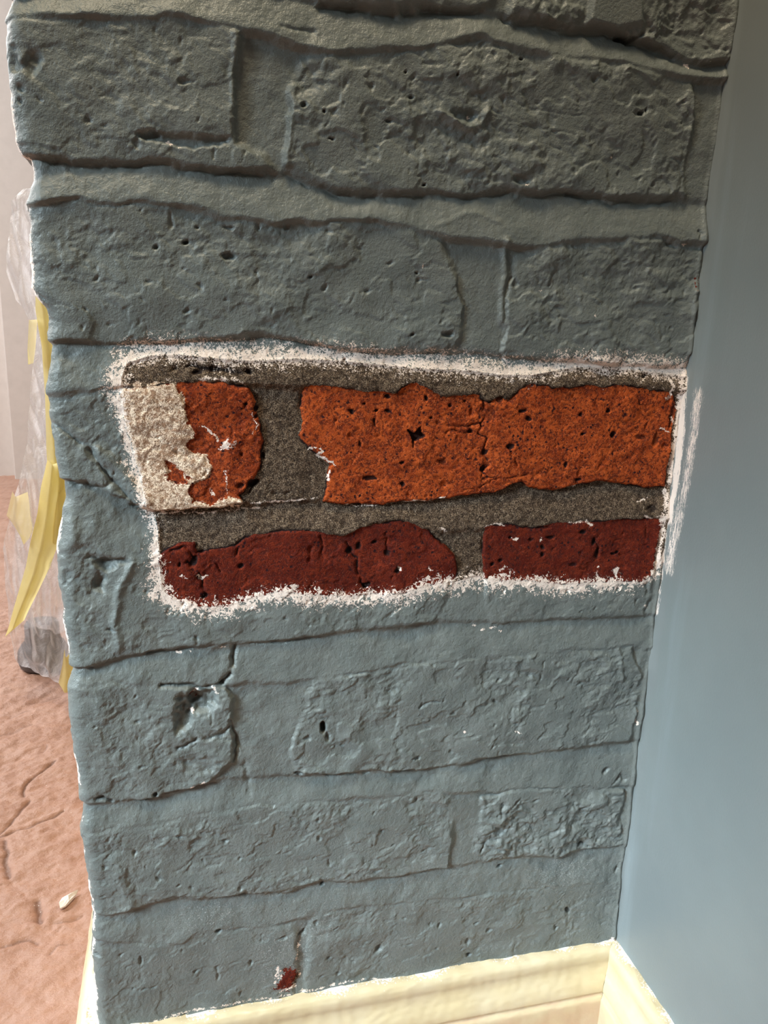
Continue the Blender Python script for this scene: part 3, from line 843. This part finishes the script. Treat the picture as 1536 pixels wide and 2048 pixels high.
# ---- white flecks of old primer: polyline, half width mm, strength
FLECKS = [([(300, 1025), (360, 1027), (430, 1026), (470, 1020), (520, 1017)], .35, 1.0), ([(500, 1006), (540, 1004), (575, 1003), (635, 997)], .35, 1.0), ([(690, 1010), (720, 1013), (755, 1011)], .3, 1.0),
          ([(808, 1004), (850, 1002), (890, 994)], .3, 1.0), ([(620, 896), (640, 896), (645, 905), (632, 910), (655, 918), (668, 928)], .5, 1.0), ([(658, 940), (656, 960)], .5, 1.0),
          ([(400, 850), (415, 857), (422, 865), (430, 870), (436, 882)], .35, .8), ([(444, 895), (455, 885), (470, 886), (460, 892), (450, 895)], .9, .9), ([(456, 876), (452, 885)], .5, .8),
          ([(450, 940), (452, 965), (454, 990)], .45, .65), ([(418, 980), (430, 988)], .5, .8), ([(505, 825), (512, 850), (506, 870)], .25, .7), ([(456, 738), (462, 750), (480, 762), (492, 772)], .5, .75),
          ([(400, 757), (440, 756), (470, 760)], .7, .8), ([(335, 758), (350, 768)], .8, .8), ([(1338, 755), (1345, 770), (1340, 792), (1332, 795)], .7, 1.0), ([(1318, 855), (1335, 862)], .4, .9),
          ([(1000, 1140), (1008, 1132), (1022, 1140), (1018, 1150), (1000, 1150)], .6, 1.0), ([(1025, 1076), (1034, 1077)], .6, .9), ([(1078, 1074), (1082, 1082)], .6, .9), ([(970, 1050), (990, 1046), (1010, 1050)], .35, .8),
          ([(395, 1150), (405, 1156), (412, 1152)], .6, .9), ([(365, 1150), (375, 1156)], .5, .9),
          ([(575, 1170), (590, 1175), (570, 1180)], 1.6, .9), ([(845, 1160), (855, 1155), (862, 1165)], 1.2, 1.0),
          ([(1225, 1145), (1235, 1135), (1230, 1150)], .8, .9), ([(1190, 1160), (1195, 1135)], .5, .8),
          ([(1342, 830), (1348, 860), (1344, 900), (1338, 950), (1330, 990), (1326, 1030)], .8, .7), ([(1362, 765), (1358, 830), (1352, 880), (1344, 960), (1334, 1030)], 2.0, 1.1), ([(1325, 1030), (1322, 1070), (1312, 1120), (1300, 1150)], 1.6, 1.1),
          ([(1285, 1032), (1300, 1035), (1325, 1032)], .4, .9), ([(880, 1055), (892, 1060)], .6, .9), ([(793, 1133), (800, 1138)], .5, .9), ([(855, 1135), (862, 1140)], .5, .8),
          ([(1135, 1045), (1170, 1042), (1185, 1050)], .5, .8), ([(1145, 973), (1152, 973)], .6, 1.0), ([(1273, 1004), (1290, 1000), (1302, 995)], .25, .9), ([(1360, 728), (1375, 735)], .8, .9),
          ([(352, 1306), (362, 1307)], .5, .9), ([(372, 1304), (384, 1303)], .35, .9), ([(440, 1293), (452, 1294)], .5, .9), ([(386, 1384), (398, 1377)], .5, 1.0), ([(425, 1373), (436, 1386)], .45, 1.0),
          ([(383, 1422), (386, 1424)], .7, 1.0), ([(384, 1573), (396, 1570), (408, 1562)], .45, 1.0), ([(946, 1251), (952, 1252)], .4, 1.0), ([(963, 1260), (970, 1258)], .5, 1.0), ([(982, 1255), (990, 1256)], .5, 1.0), ([(1000, 1260), (1004, 1262)], .4, 1.0),
          ([(1286, 1208), (1294, 1214)], .7, 1.0), ([(1268, 1440), (1274, 1446)], .8, 1.0), ([(1270, 1418), (1273, 1420)], .5, 1.0), ([(927, 1461), (930, 1461)], .5, 1.0), ([(1030, 1458), (1038, 1462)], .5, .9),
          ([(845, 530), (846, 533)], .4, 1.0), ([(335, 287), (342, 291)], .35, 1.0), ([(356, 294), (362, 296)], .3, 1.0), ([(1186, 632), (1189, 633)], .35, 1.0), ([(1080, 583), (1082, 584)], .35, 1.0), ([(1093, 629), (1094, 631)], .35, 1.0),
          ([(1222, 316), (1224, 317)], .35, 1.0), ([(1050, 371), (1054, 372)], .35, 1.0), ([(1363, 491), (1366, 490)], .4, 1.0), ([(938, 236), (940, 238)], .4, 1.0), ([(1372, 130), (1376, 132)], .6, .9),
          ([(548, 1960), (556, 1930), (560, 1950)], .9, .8), ([(600, 1880), (590, 1920), (600, 1950)], .6, .6), ([(560, 1980), (590, 1970)], .8, .8), ([(300, 2040), (380, 2020), (450, 2005), (560, 1990), (700, 1962)], .8, .72),
          ([(895, 1935), (930, 1928), (955, 1930)], .9, .8), ([(1210, 1882), (1225, 1870), (1228, 1884)], .9, 1.1), ([(700, 1962), (800, 1955), (900, 1940)], .6, .6)]
FS, FZ = S + 0.0011 * fbm(S, Z, 0.0045, 461, 2), Z + 0.0008 * fbm(S, Z, 0.0045, 465, 2)
fmod = 0.62 + 0.55 * sm(-0.35, 0.35, gnoise(S, Z, 0.004, 471))
for pts, w, st in FLECKS:
    d = linedist(FS, FZ, P(pts)) * 1000
    fleck = np.maximum(fleck, st * sm(1.7 * w + .25, 0.35 * w, d) * fmod)
# outer corner arris: worn primer and its bright lit edge, painted white
lit_arris = np.exp(-((S + 0.0026 + 0.0008 * gnoise(S, Z, 0.01, 481)) / 0.0014) ** 2) * sm(-0.12, 0.25, fbm(Z, S * 0.3, 0.05, 485, 4, 0.65))
fleck = np.maximum(fleck, 1.15 * lit_arris)
# bare spots where the paint is knocked off
BARE = [[(560, 1955), (548, 1975), (575, 1985), (598, 1955), (590, 1930), (565, 1935)], [(376, 1384), (384, 1380), (388, 1392), (378, 1396)], [(1385, 565), (1392, 560), (1390, 580)]]
for pts in BARE:
    bare = np.maximum(bare, np.clip(sdf(SX, ZX, P(pts)) * 1000 + 0.5 * gnoise(S, Z, .002, 401), -15, 15))
# dusty worn paint low down
for (cx, cy, rx, ry, st) in [(420, 1830, 90, 20, .8), (570, 1920, 60, 60, .9), (640, 1850, 60, 50, .6), (1130, 1740, 90, 22, .8), (1160, 1860, 60, 40, .35), (620, 1800, 200, 60, .35), (230, 1870, 40, 30, .2), (960, 1960, 200, 40, .3), (800, 1760, 260, 30, .35)]:
    u0, v0 = on_wall((cx, cy))
    u1, v1 = on_wall((cx + rx, cy + ry))
    q = ((S - u0) / (u1 - u0)) ** 2 + ((Z - v0) / (v0 - v1)) ** 2
    dust = np.maximum(dust, st * np.exp(-q))
# pencil-thin fringe where the right wall meets the brick
H += 1.2 * sm(0.012, 0.001, W - S) * (1 + 0.6 * fbm(S, Z, 0.02, 421, 2))
cfil = np.exp(-((S - (W - 0.002 - 0.0012 * fbm(S, Z, .03, 431, 2))) / 0.0012) ** 2)
H += 0.9 * cfil

# ---- wrap the sheet round the left corner
SIL = [(4, 42), (3, 87), (12, 179), (16, 229), (23, 281), (40, 323), (52, 358), (42, 400), (45, 485), (52, 575), (65, 592), (84, 615), (88, 640), (81, 665), (84, 727), (83, 783), (87, 839), (95, 912), (107, 963), (112, 997), (104, 1086), (107, 1176), (115, 1244), (129, 1311), (130, 1401), (133, 1446), (139, 1519), (146, 1563), (152, 1636), (155, 1695), (163, 1746), (172, 1804), (175, 1863), (175, 1918), (181, 1958), (183, 2031)]
sil = np.array([on_wall(p) for p in SIL])
o_ = np.argsort(sil[:, 1])
xoff = np.interp(Z, sil[o_, 1], sil[o_, 0]) + 0.0018 + 0.0006 * gnoise(Z, S * 0.2, 0.012, 441)
H = H * 0.001
Rc = R_CORNER
arc = Rc * math.pi / 2
th = np.clip((S + arc / 2) / arc, 0, 1) * (math.pi / 2)        # 0 on the left face, pi/2 on the front
bx = np.where(S < -arc / 2, 0.0, np.where(S > arc / 2, Rc + (S - arc / 2), Rc - Rc * np.cos(th)))
by = np.where(S < -arc / 2, Rc + (-arc / 2 - S), np.where(S > arc / 2, 0.0, Rc - Rc * np.sin(th)))
nx, ny = -np.cos(th), -np.sin(th)
cn = sm(0.03, 0.0, S)
H = H + 0.001 * cn * (0.7 * fbm(S, Z, 0.016, 451, 4) + 0.2 * ridged(S, Z, 0.012, 455, 2))
att = 0.8 + 0.2 * sm(-0.001, 0.012, S)
xoff = xoff + 0.0012
X = bx + nx * H * att + xoff * (1 - sm(0.002, 0.05, S)) - (Rc * (1 - math.pi / 4)) * sm(0.002, 0.05, S)
Y = by + ny * H * att
V = np.stack([X, Y, Z], -1)
# normals of the whole sheet
du = np.gradient(V, axis=1)
dv = np.gradient(V, axis=0)
Nn = np.cross(du, dv)
Nn /= np.linalg.norm(Nn, axis=-1, keepdims=True) + 1e-12

# ---- split into mortar and single bricks
vlab = np.where(best > 0, lab + 1, 0)
quads = grid_quads(NR, NC)
fl_lab = vlab.ravel()
ql = fl_lab[quads]
cl = ql.max(axis=1)
same = (ql > 0).sum(axis=1) >= 2
cl = np.where(same, cl, 0)
Vf = V.reshape(-1, 3)
Nf = Nn.reshape(-1, 3)
ATT = {'strip': strip.ravel(), 'bd': bdm.ravel(), 'tone': tone.ravel(), 'cream': cream.ravel(), 'fleck': fleck.ravel(), 'recess_shade': recess_shade.ravel(), 'dust': dust.ravel(), 'rimw': rimw.ravel(), 'flake': flake.ravel(), 'bare': bare.ravel()}


def piece(name, qsel, parent, depth):
    """the quads of one piece with sides reaching back into the wall"""
    used, inv = np.unique(qsel, return_inverse=True)
    q = inv.reshape(-1, 4)
    v = Vf[used]
    n = Nf[used]
    att = {k: a[used] for k, a in ATT.items()}
    if depth:
        ed = np.concatenate([q[:, [0, 1]], q[:, [1, 2]], q[:, [2, 3]], q[:, [3, 0]]])
        key = ed[:, 0].astype(np.int64) * len(v) + ed[:, 1]
        rkey = ed[:, 1].astype(np.int64) * len(v) + ed[:, 0]
        bnd = ed[~np.isin(key, rkey)]
        bv, binv = np.unique(bnd, return_inverse=True)
        b = binv.reshape(-1, 2)
        sn = n[bv]
        back = v[bv] + np.where(np.abs(v[bv, 0:1]) < -1, 0, 1) * np.array([[0.0, depth, 0.0]])
        left = used[bv] % NC
        isl = (s_arr[left] < 0)
        back[isl] = v[bv][isl] + np.array([depth, 0.0, 0.0])
        base = len(v)
        v = np.concatenate([v, v[bv], back])
        n2 = np.concatenate([n, sn, sn])
        att = {k: np.concatenate([a, a[bv], a[bv]]) for k, a in att.items()}
        k2 = len(bv)
        sq = np.stack([b[:, 1] + base, b[:, 0] + base, b[:, 0] + base + k2, b[:, 1] + base + k2], -1)
        q = np.concatenate([q, sq])
        n = n2
    return new_mesh(name, v, q, M_WALL, parent, att, True, n)


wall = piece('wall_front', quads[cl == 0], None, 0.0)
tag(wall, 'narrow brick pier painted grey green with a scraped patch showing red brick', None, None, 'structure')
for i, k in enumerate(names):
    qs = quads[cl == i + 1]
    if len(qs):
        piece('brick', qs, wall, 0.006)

# ------------------------------------------------------------------ right wall
yr = -np.concatenate([np.arange(-0.004, 0.05, 0.0006), np.linspace(0.052, 0.3, 60), np.linspace(0.35, 1.6, 10)])
zr = np.concatenate([np.linspace(0, 0.2, 20), np.arange(0.205, 0.62, 0.0012), np.linspace(0.63, 1.25, 40)])
YR, ZR = np.meshgrid(yr, zr)
xr = W + 0.0012 * fbm(YR, ZR, 0.25, 501, 2) + 0.00025 * fbm(YR, ZR, 0.03, 511, 2)
cor = sm(0.010, 0.0, -YR)
xr = xr - cor * (0.0010 + 0.0012 * fbm(YR * 2, ZR, 0.03, 521, 3))
scuff = np.zeros(YR.shape)
for pts, w, st in [([(1372, 760), (1366, 860), (1354, 960), (1340, 1040)], 4.0, 1.0), ([(1398, 790), (1388, 870), (1372, 970), (1352, 1060), (1338, 1140)], 7.0, .74), ([(1336, 1040), (1328, 1100), (1320, 1160), (1316, 1220)], 4.0, .80)]:
    pp = [on_right(p) for p in pts]
    d = linedist(YR, ZR, pp, 0.03) * 1000
    scuff = np.maximum(scuff, st * np.exp(-(d / w) ** 2))
cut = sm(0.045, 0.012, -YR)
vr = np.stack([xr, YR, ZR], -1).reshape(-1, 3)
wr = new_mesh('wall_right', vr, grid_quads(*YR.shape)[:, ::-1], M_RIGHT, None, {'scuff': scuff.ravel(), 'cut': cut.ravel()})
tag(wr, 'smooth plain grey blue painted wall meeting the brick pier', None, None, 'structure')

# ------------------------------------------------------------------ skirting
ZT = 0.150
PROF = [(-0.004, ZT - 0.0015), (0.0, ZT), (0.004, ZT + 0.0002), (0.0072, ZT - 0.0008), (0.0088, ZT - 0.003), (0.0090, ZT - 0.007), (0.0084, ZT - 0.0105), (0.0088, ZT - 0.014),
        (0.0104, ZT - 0.018), (0.0124, ZT - 0.0215), (0.0136, ZT - 0.0255), (0.0138, ZT - 0.0285), (0.0128, ZT - 0.0297), (0.0126, ZT - 0.0312), (0.0150, ZT - 0.0325), (0.0156, ZT - 0.035),
        (0.0157, ZT - 0.060), (0.0158, 0.06), (0.016, 0.0)]
rub_p = [0, 0, 0, 0, 0, 0, 0, 0, 0, 0, 0, 0, .5, .8, .3, .6, .9, .7, .4]
chip_p = [1.2, 1.0, .6, .3, 0.15, 0, 0, 0, 0, 0, 0, 0, 0, 0, 0, 0, 0, 0, 0]


def resample_profile(n=4):
    pts, rb, ch = [], [], []
    p = np.array(PROF)
    for i in range(len(p) - 1):
        for k in range(n):
            f = k / n
            pts.append(p[i] * (1 - f) + p[i + 1] * f)
            rb.append(rub_p[i] * (1 - f) + rub_p[i + 1] * f)
            ch.append(chip_p[i] * (1 - f) + chip_p[i + 1] * f)
    pts.append(p[-1])
    rb.append(rub_p[-1])
    ch.append(chip_p[-1])
    pts = np.array(pts)
    for _ in range(2):
        pts[1:-1] = 0.25 * pts[:-2] + 0.5 * pts[1:-1] + 0.25 * pts[2:]
    return pts, np.array(rb), np.array(ch)


PP, RB, CH = resample_profile()


def skirting(name, fn, a0, a1, n, label, seed):
    """fn(run, out) -> x, y ; a0(out), a1(out) give the mitred ends"""
    tt = np.linspace(0, 1, n)
    vs, rb, ch = [], [], []
    for k, (so, z) in enumerate(PP):
        r0, r1 = a0(so), a1(so)
        run = r0 + (r1 - r0) * tt
        wob = 0.00035 * gnoise(run, np.full_like(run, so * 3), 0.02, seed) + 0.0002 * gnoise(run, np.full_like(run, so * 5), 0.006, seed + 1)
        zz = z + wob + (0.0009 * gnoise(run, np.zeros_like(run), 0.011, seed + 2) if k < 8 else 0)
        x, y = fn(run, so + wob)
        vs.append(np.stack([x, y, zz], -1))
        rb.append(np.full(n, RB[k]))
        ch.append(np.full(n, CH[k]) * (0.55 + 0.6 * gnoise(run, np.zeros_like(run), 0.02, seed + 3)))
    v = np.array(vs)
    o = new_mesh(name, v.reshape(-1, 3), grid_quads(len(PP), n)[:, ::-1], M_TRIM, None, {'rub': np.array(rb).ravel(), 'chip': np.array(ch).ravel()})
    tag(o, label, None, None, 'structure')
    return o


T0 = 0.0
LX = 0.0015
skirting('baseboard_front', lambda r, s: (r, -s - T0), lambda s: LX - s, lambda s: W - s, 420, 'cream gloss skirting board along the foot of the brick pier', 601)
skirting('baseboard_right', lambda r, s: (W - s, r), lambda s: -s - T0, lambda s: -1.5 + 0 * s, 900, 'cream gloss skirting board running along the smooth right wall', 621)
skirting('baseboard_left', lambda r, s: (LX - s, r), lambda s: 0.60 + 0 * s, lambda s: -s - T0, 400, 'cream gloss skirting board returning round the outer corner of the pier', 641)

# ------------------------------------------------------------------ floor
xf = np.concatenate([np.linspace(-2.6, -0.62, 24), np.linspace(-0.6, -0.27, 90), np.arange(-0.266, 0.02, 0.0016), np.linspace(0.05, 1.4, 14)])
yf = np.concatenate([np.linspace(-2.2, 0.08, 24), np.arange(0.085, 0.62, 0.0018), np.arange(0.622, 1.1, 0.003), np.linspace(1.11, 2.5, 120)])
XF, YF = np.meshgrid(xf, yf)
ca, sa = math.cos(math.radians(28)), math.sin(math.radians(28))
xa, ya = XF * ca + YF * sa, -XF * sa + YF * ca
hf = 0.0022 * fbm(xa, ya * 2.4, 0.09, 701, 4, 0.55) + 0.0011 * ridged(xa, ya * 2.6, 0.06, 721, 3) + 0.0008 * fbm(XF, YF, 0.012, 741, 3)
crack = np.zeros(XF.shape)
FC = [([(108, 1520), (90, 1535), (72, 1548), (50, 1568), (47, 1588)], 2.2, 2.6), ([(57, 1598), (40, 1620), (20, 1640), (0, 1662)], 2.2, 2.2), ([(130, 1620), (100, 1632), (60, 1650), (20, 1662), (0, 1668)], 2.0, 2.2),
      ([(8, 1676), (14, 1700), (10, 1725), (16, 1752)], 2.6, 2.6), ([(18, 1755), (40, 1778), (62, 1798)], 1.2, .8), ([(74, 1800), (79, 1820), (74, 1838), (78, 1842)], 3.0, 3.2), ([(40, 1842), (60, 1838), (74, 1840)], 1.4, 1.0),
      ([(0, 1892), (30, 1882), (55, 1878), (80, 1882)], 1.8, 2.0), ([(98, 1905), (112, 1890), (135, 1886)], 1.6, 1.6), ([(165, 1828), (140, 1836), (105, 1842)], 1.6, 1.6), ([(20, 1432), (40, 1424), (60, 1418)], 3.5, 1.5), ([(0, 1470), (25, 1460), (60, 1446)], 3.5, 1.4),
      ([(60, 1405), (90, 1398), (120, 1390)], 3.5, 1.4), ([(85, 1500), (92, 1490)], 1.8, 1.4), ([(0, 1530), (30, 1518), (60, 1500), (110, 1480)], 2.5, .8), ([(85, 1660), (100, 1655), (106, 1658)], 1.6, 1.2), ([(100, 1850), (120, 1856), (125, 1846)], 1.4, 1.2)]
for pts, w, dp in FC:
    pp = [on_floor(p) for p in pts]
    dd = linedist(XF + 0.003 * gnoise(XF, YF, .02, 751), YF + 0.003 * gnoise(XF, YF, .02, 752), pp, 0.03) * 1000
    hf -= dp * 0.0011 * np.exp(-(dd / (w * 1.3)) ** 2)
    crack = np.maximum(crack, min(1, dp / 2.6) * np.exp(-(dd / w) ** 2))
hf = hf - 0.002
vf = np.stack([XF, YF, hf], -1).reshape(-1, 3)
fl = new_mesh('floor', vf, grid_quads(*XF.shape), M_FLOOR, None, {'crack': crack.ravel()})
tag(fl, 'pinkish brown riven stone floor with cracks, left of the pier', None, None, 'structure')

# ------------------------------------------------------------------ back wall with a boxed corner
def box_mesh(name, lo, hi, mat, parent=None, bev=0.004):
    import bmesh
    bm = bmesh.new()
    bmesh.ops.create_cube(bm, size=1.0)
    for v in bm.verts:
        v.co = Vector([lo[i] + (v.co[i] + 0.5) * (hi[i] - lo[i]) for i in range(3)])
    bmesh.ops.bevel(bm, geom=bm.edges[:], offset=bev, segments=2, affect='EDGES', profile=0.6)
    me = bpy.data.meshes.new(name)
    bm.to_mesh(me)
    bm.free()
    me.materials.append(mat)
    o = bpy.data.objects.new(name, me)
    COL.objects.link(o)
    if parent:
        o.parent = parent
    return o


bw = box_mesh('wall_back', (-2.6, 2.30, -0.02), (1.4, 2.45, 2.4), M_PLASTER)
tag(bw, 'pale plaster wall of the bright room behind the pier', None, None, 'structure')
pr = box_mesh('trim_1', (-0.455, 2.24, -0.01), (-0.20, 2.302, 2.4), M_PLASTER)
tag(pr, 'pale vertical boxing on the far wall', None, None, 'structure')

# ------------------------------------------------------------------ plastic masking film hanging behind the pier
FILM_Y = 0.66


def film_surface(name, outline, Y0, mat, parent, seed, amp, cols=60, rows=160, attrs=None, lean=0.0, folds=1.0):
    """outline = rows of (py, px_left, px_right); the sheet hangs at depth Y0 with folds"""
    o = np.array(outline, float)
    py = np.linspace(o[0, 0], o[-1, 0], rows)
    l = np.interp(py, o[:, 0], o[:, 1])
    r = np.interp(py, o[:, 0], o[:, 2])
    vs = np.zeros((rows, cols, 3))
    for i in range(rows):
        for j in range(cols):
            u = j / (cols - 1)
            p = at_depth((l[i] + (r[i] - l[i]) * u, py[i]), Y0)
            vs[i, j] = p
    U, Vv = np.meshgrid(np.linspace(0, 1, cols), np.linspace(0, 1, rows))
    wv = vs[:, :, 0]
    zz = vs[:, :, 2]
    dy = amp * (0.8 * gnoise(wv * 1.5, zz * 0.25, 0.035, seed) + folds * 0.6 * ridged(wv * 1.2 + zz * 0.15, zz * 0.35, 0.03, seed + 5, 2) + 0.5 * gnoise(wv, zz, 0.05, seed + 9))
    vs[:, :, 1] += dy + lean * (1 - Vv) + 0.03 * np.abs(U - 0.5) * 2
    return new_mesh(name, vs.reshape(-1, 3), grid_quads(rows, cols), mat, parent)


film = bpy.data.objects.new('plastic_sheet', None)
film.location = (0, 0, 0)
COL.objects.link(film)
tag(film, 'crumpled clear plastic sheet with yellow tape hanging behind the pier', 'plastic sheet')
film_surface('film', [(372, 38, 150), (392, 14, 150), (430, 6, 150), (540, 0, 150), (600, 20, 160), (650, 56, 160), (690, 58, 170), (760, 52, 170), (900, 42, 180), (985, 26, 180), (1060, 4, 190), (1120, -8, 190), (1260, 2, 190), (1330, 22, 190), (1372, 66, 190), (1392, 108, 190)],
             FILM_Y, M_FILM, film, 801, 0.016, 70, 220)
film_surface('film', [(372, 46, 150), (470, 30, 150), (600, 44, 160), (700, 62, 170), (900, 60, 180), (1060, 24, 190), (1160, 14, 190), (1235, 20, 190), (1270, 60, 190)],
             FILM_Y + 0.04, M_FILM, film, 851, 0.02, 60, 180)
film_surface('tape', [(590, 62, 96), (620, 62, 110), (700, 76, 112), (800, 82, 120), (905, 84, 130), (990, 88, 140), (1090, 82, 140)], FILM_Y - 0.018, M_TAPE, film, 821, 0.004, 14, 90)
film_surface('tape', [(930, 86, 122), (985, 74, 124), (1040, 66, 118), (1100, 52, 110), (1150, 42, 92), (1200, 28, 68), (1240, 16, 48), (1262, 10, 38), (1276, 6, 12)], FILM_Y - 0.03, M_TAPE, film, 831, 0.007, 20, 90, folds=0.5)
film_surface('tape', [(995, 14, 46), (1020, 8, 50), (1045, 2, 54), (1075, 24, 58), (1090, 44, 50)], FILM_Y - 0.012, M_TAPE_PALE, film, 841, 0.004, 12, 40)
film_surface('tape', [(1318, 122, 140), (1350, 118, 150), (1388, 110, 150)], FILM_Y - 0.03, M_TAPE, film, 861, 0.003, 10, 30)
film_surface('tape', [(640, 50, 66), (700, 47, 62), (730, 52, 58)], FILM_Y - 0.02, M_TAPE_PALE, film, 871, 0.002, 8, 30)


# the dark foot standing inside the sheet
def lathe(name, prof, mat, loc, parent=None, seg=40, tilt=0.0):
    a = np.linspace(0, 2 * math.pi, seg, endpoint=False)
    vs = []
    for r, z in prof:
        for t_ in a:
            vs.append((loc[0] + r * math.cos(t_), loc[1] + r * math.sin(t_) * 0.9, loc[2] + z + tilt * r * math.cos(t_)))
    n = len(prof)
    q = []
    for i in range(n - 1):
        for j in range(seg):
            j2 = (j + 1) % seg
            q.append((i * seg + j, i * seg + j2, (i + 1) * seg + j2, (i + 1) * seg + j))
    return new_mesh(name, vs, q, mat, parent)


fx, fy = on_floor((90, 1332))
foot = lathe('furniture_foot', [(0.001, 0.0), (0.030, 0.0), (0.035, 0.004), (0.038, 0.014), (0.037, 0.028), (0.032, 0.038), (0.027, 0.043), (0.025, 0.052), (0.025, 0.070), (0.022, 0.075), (0.001, 0.076)], M_DARK, (fx, fy, 0.0))
tag(foot, 'dark grey rounded foot seen through the clear plastic sheet', 'furniture foot')

# ------------------------------------------------------------------ paint flake lying on the floor
OUT = [(118, 1806), (124, 1796), (132, 1788), (140, 1786), (148, 1784), (156, 1778), (152, 1786), (146, 1794), (138, 1803), (130, 1810), (120, 1814)]
fp = [on_floor(p, 0.004) for p in OUT]
c = np.mean(fp, axis=0)
n = len(fp)
vs = [(c[0], c[1], 0.0062)]
for k, f_ in enumerate((0.5, 1.0)):
    for i, p in enumerate(fp):
        vs.append((c[0] + (p[0] - c[0]) * f_, c[1] + (p[1] - c[1]) * f_, 0.0058 - 0.0022 * f_ + 0.0012 * math.sin(i * 1.7 + k)))
for i, p in enumerate(fp):
    vs.append((c[0] + (p[0] - c[0]) * 0.97, c[1] + (p[1] - c[1]) * 0.97, 0.0012))
fa = []
for i in range(n):
    j = (i + 1) % n
    fa.append((0, 1 + i, 1 + j, 0))
    fa.append((1 + i, 1 + n + i, 1 + n + j, 1 + j))
    fa.append((1 + n + i, 1 + 2 * n + i, 1 + 2 * n + j, 1 + n + j))
me = bpy.data.meshes.new('paint_flake')
me.from_pydata(vs, [], [tuple(dict.fromkeys(x)) for x in fa])
me.materials.append(M_FLAKE)
fk = bpy.data.objects.new('paint_flake', me)
COL.objects.link(fk)
tag(fk, 'small white paint flake lying on the stone floor beside the pier', 'paint flake')
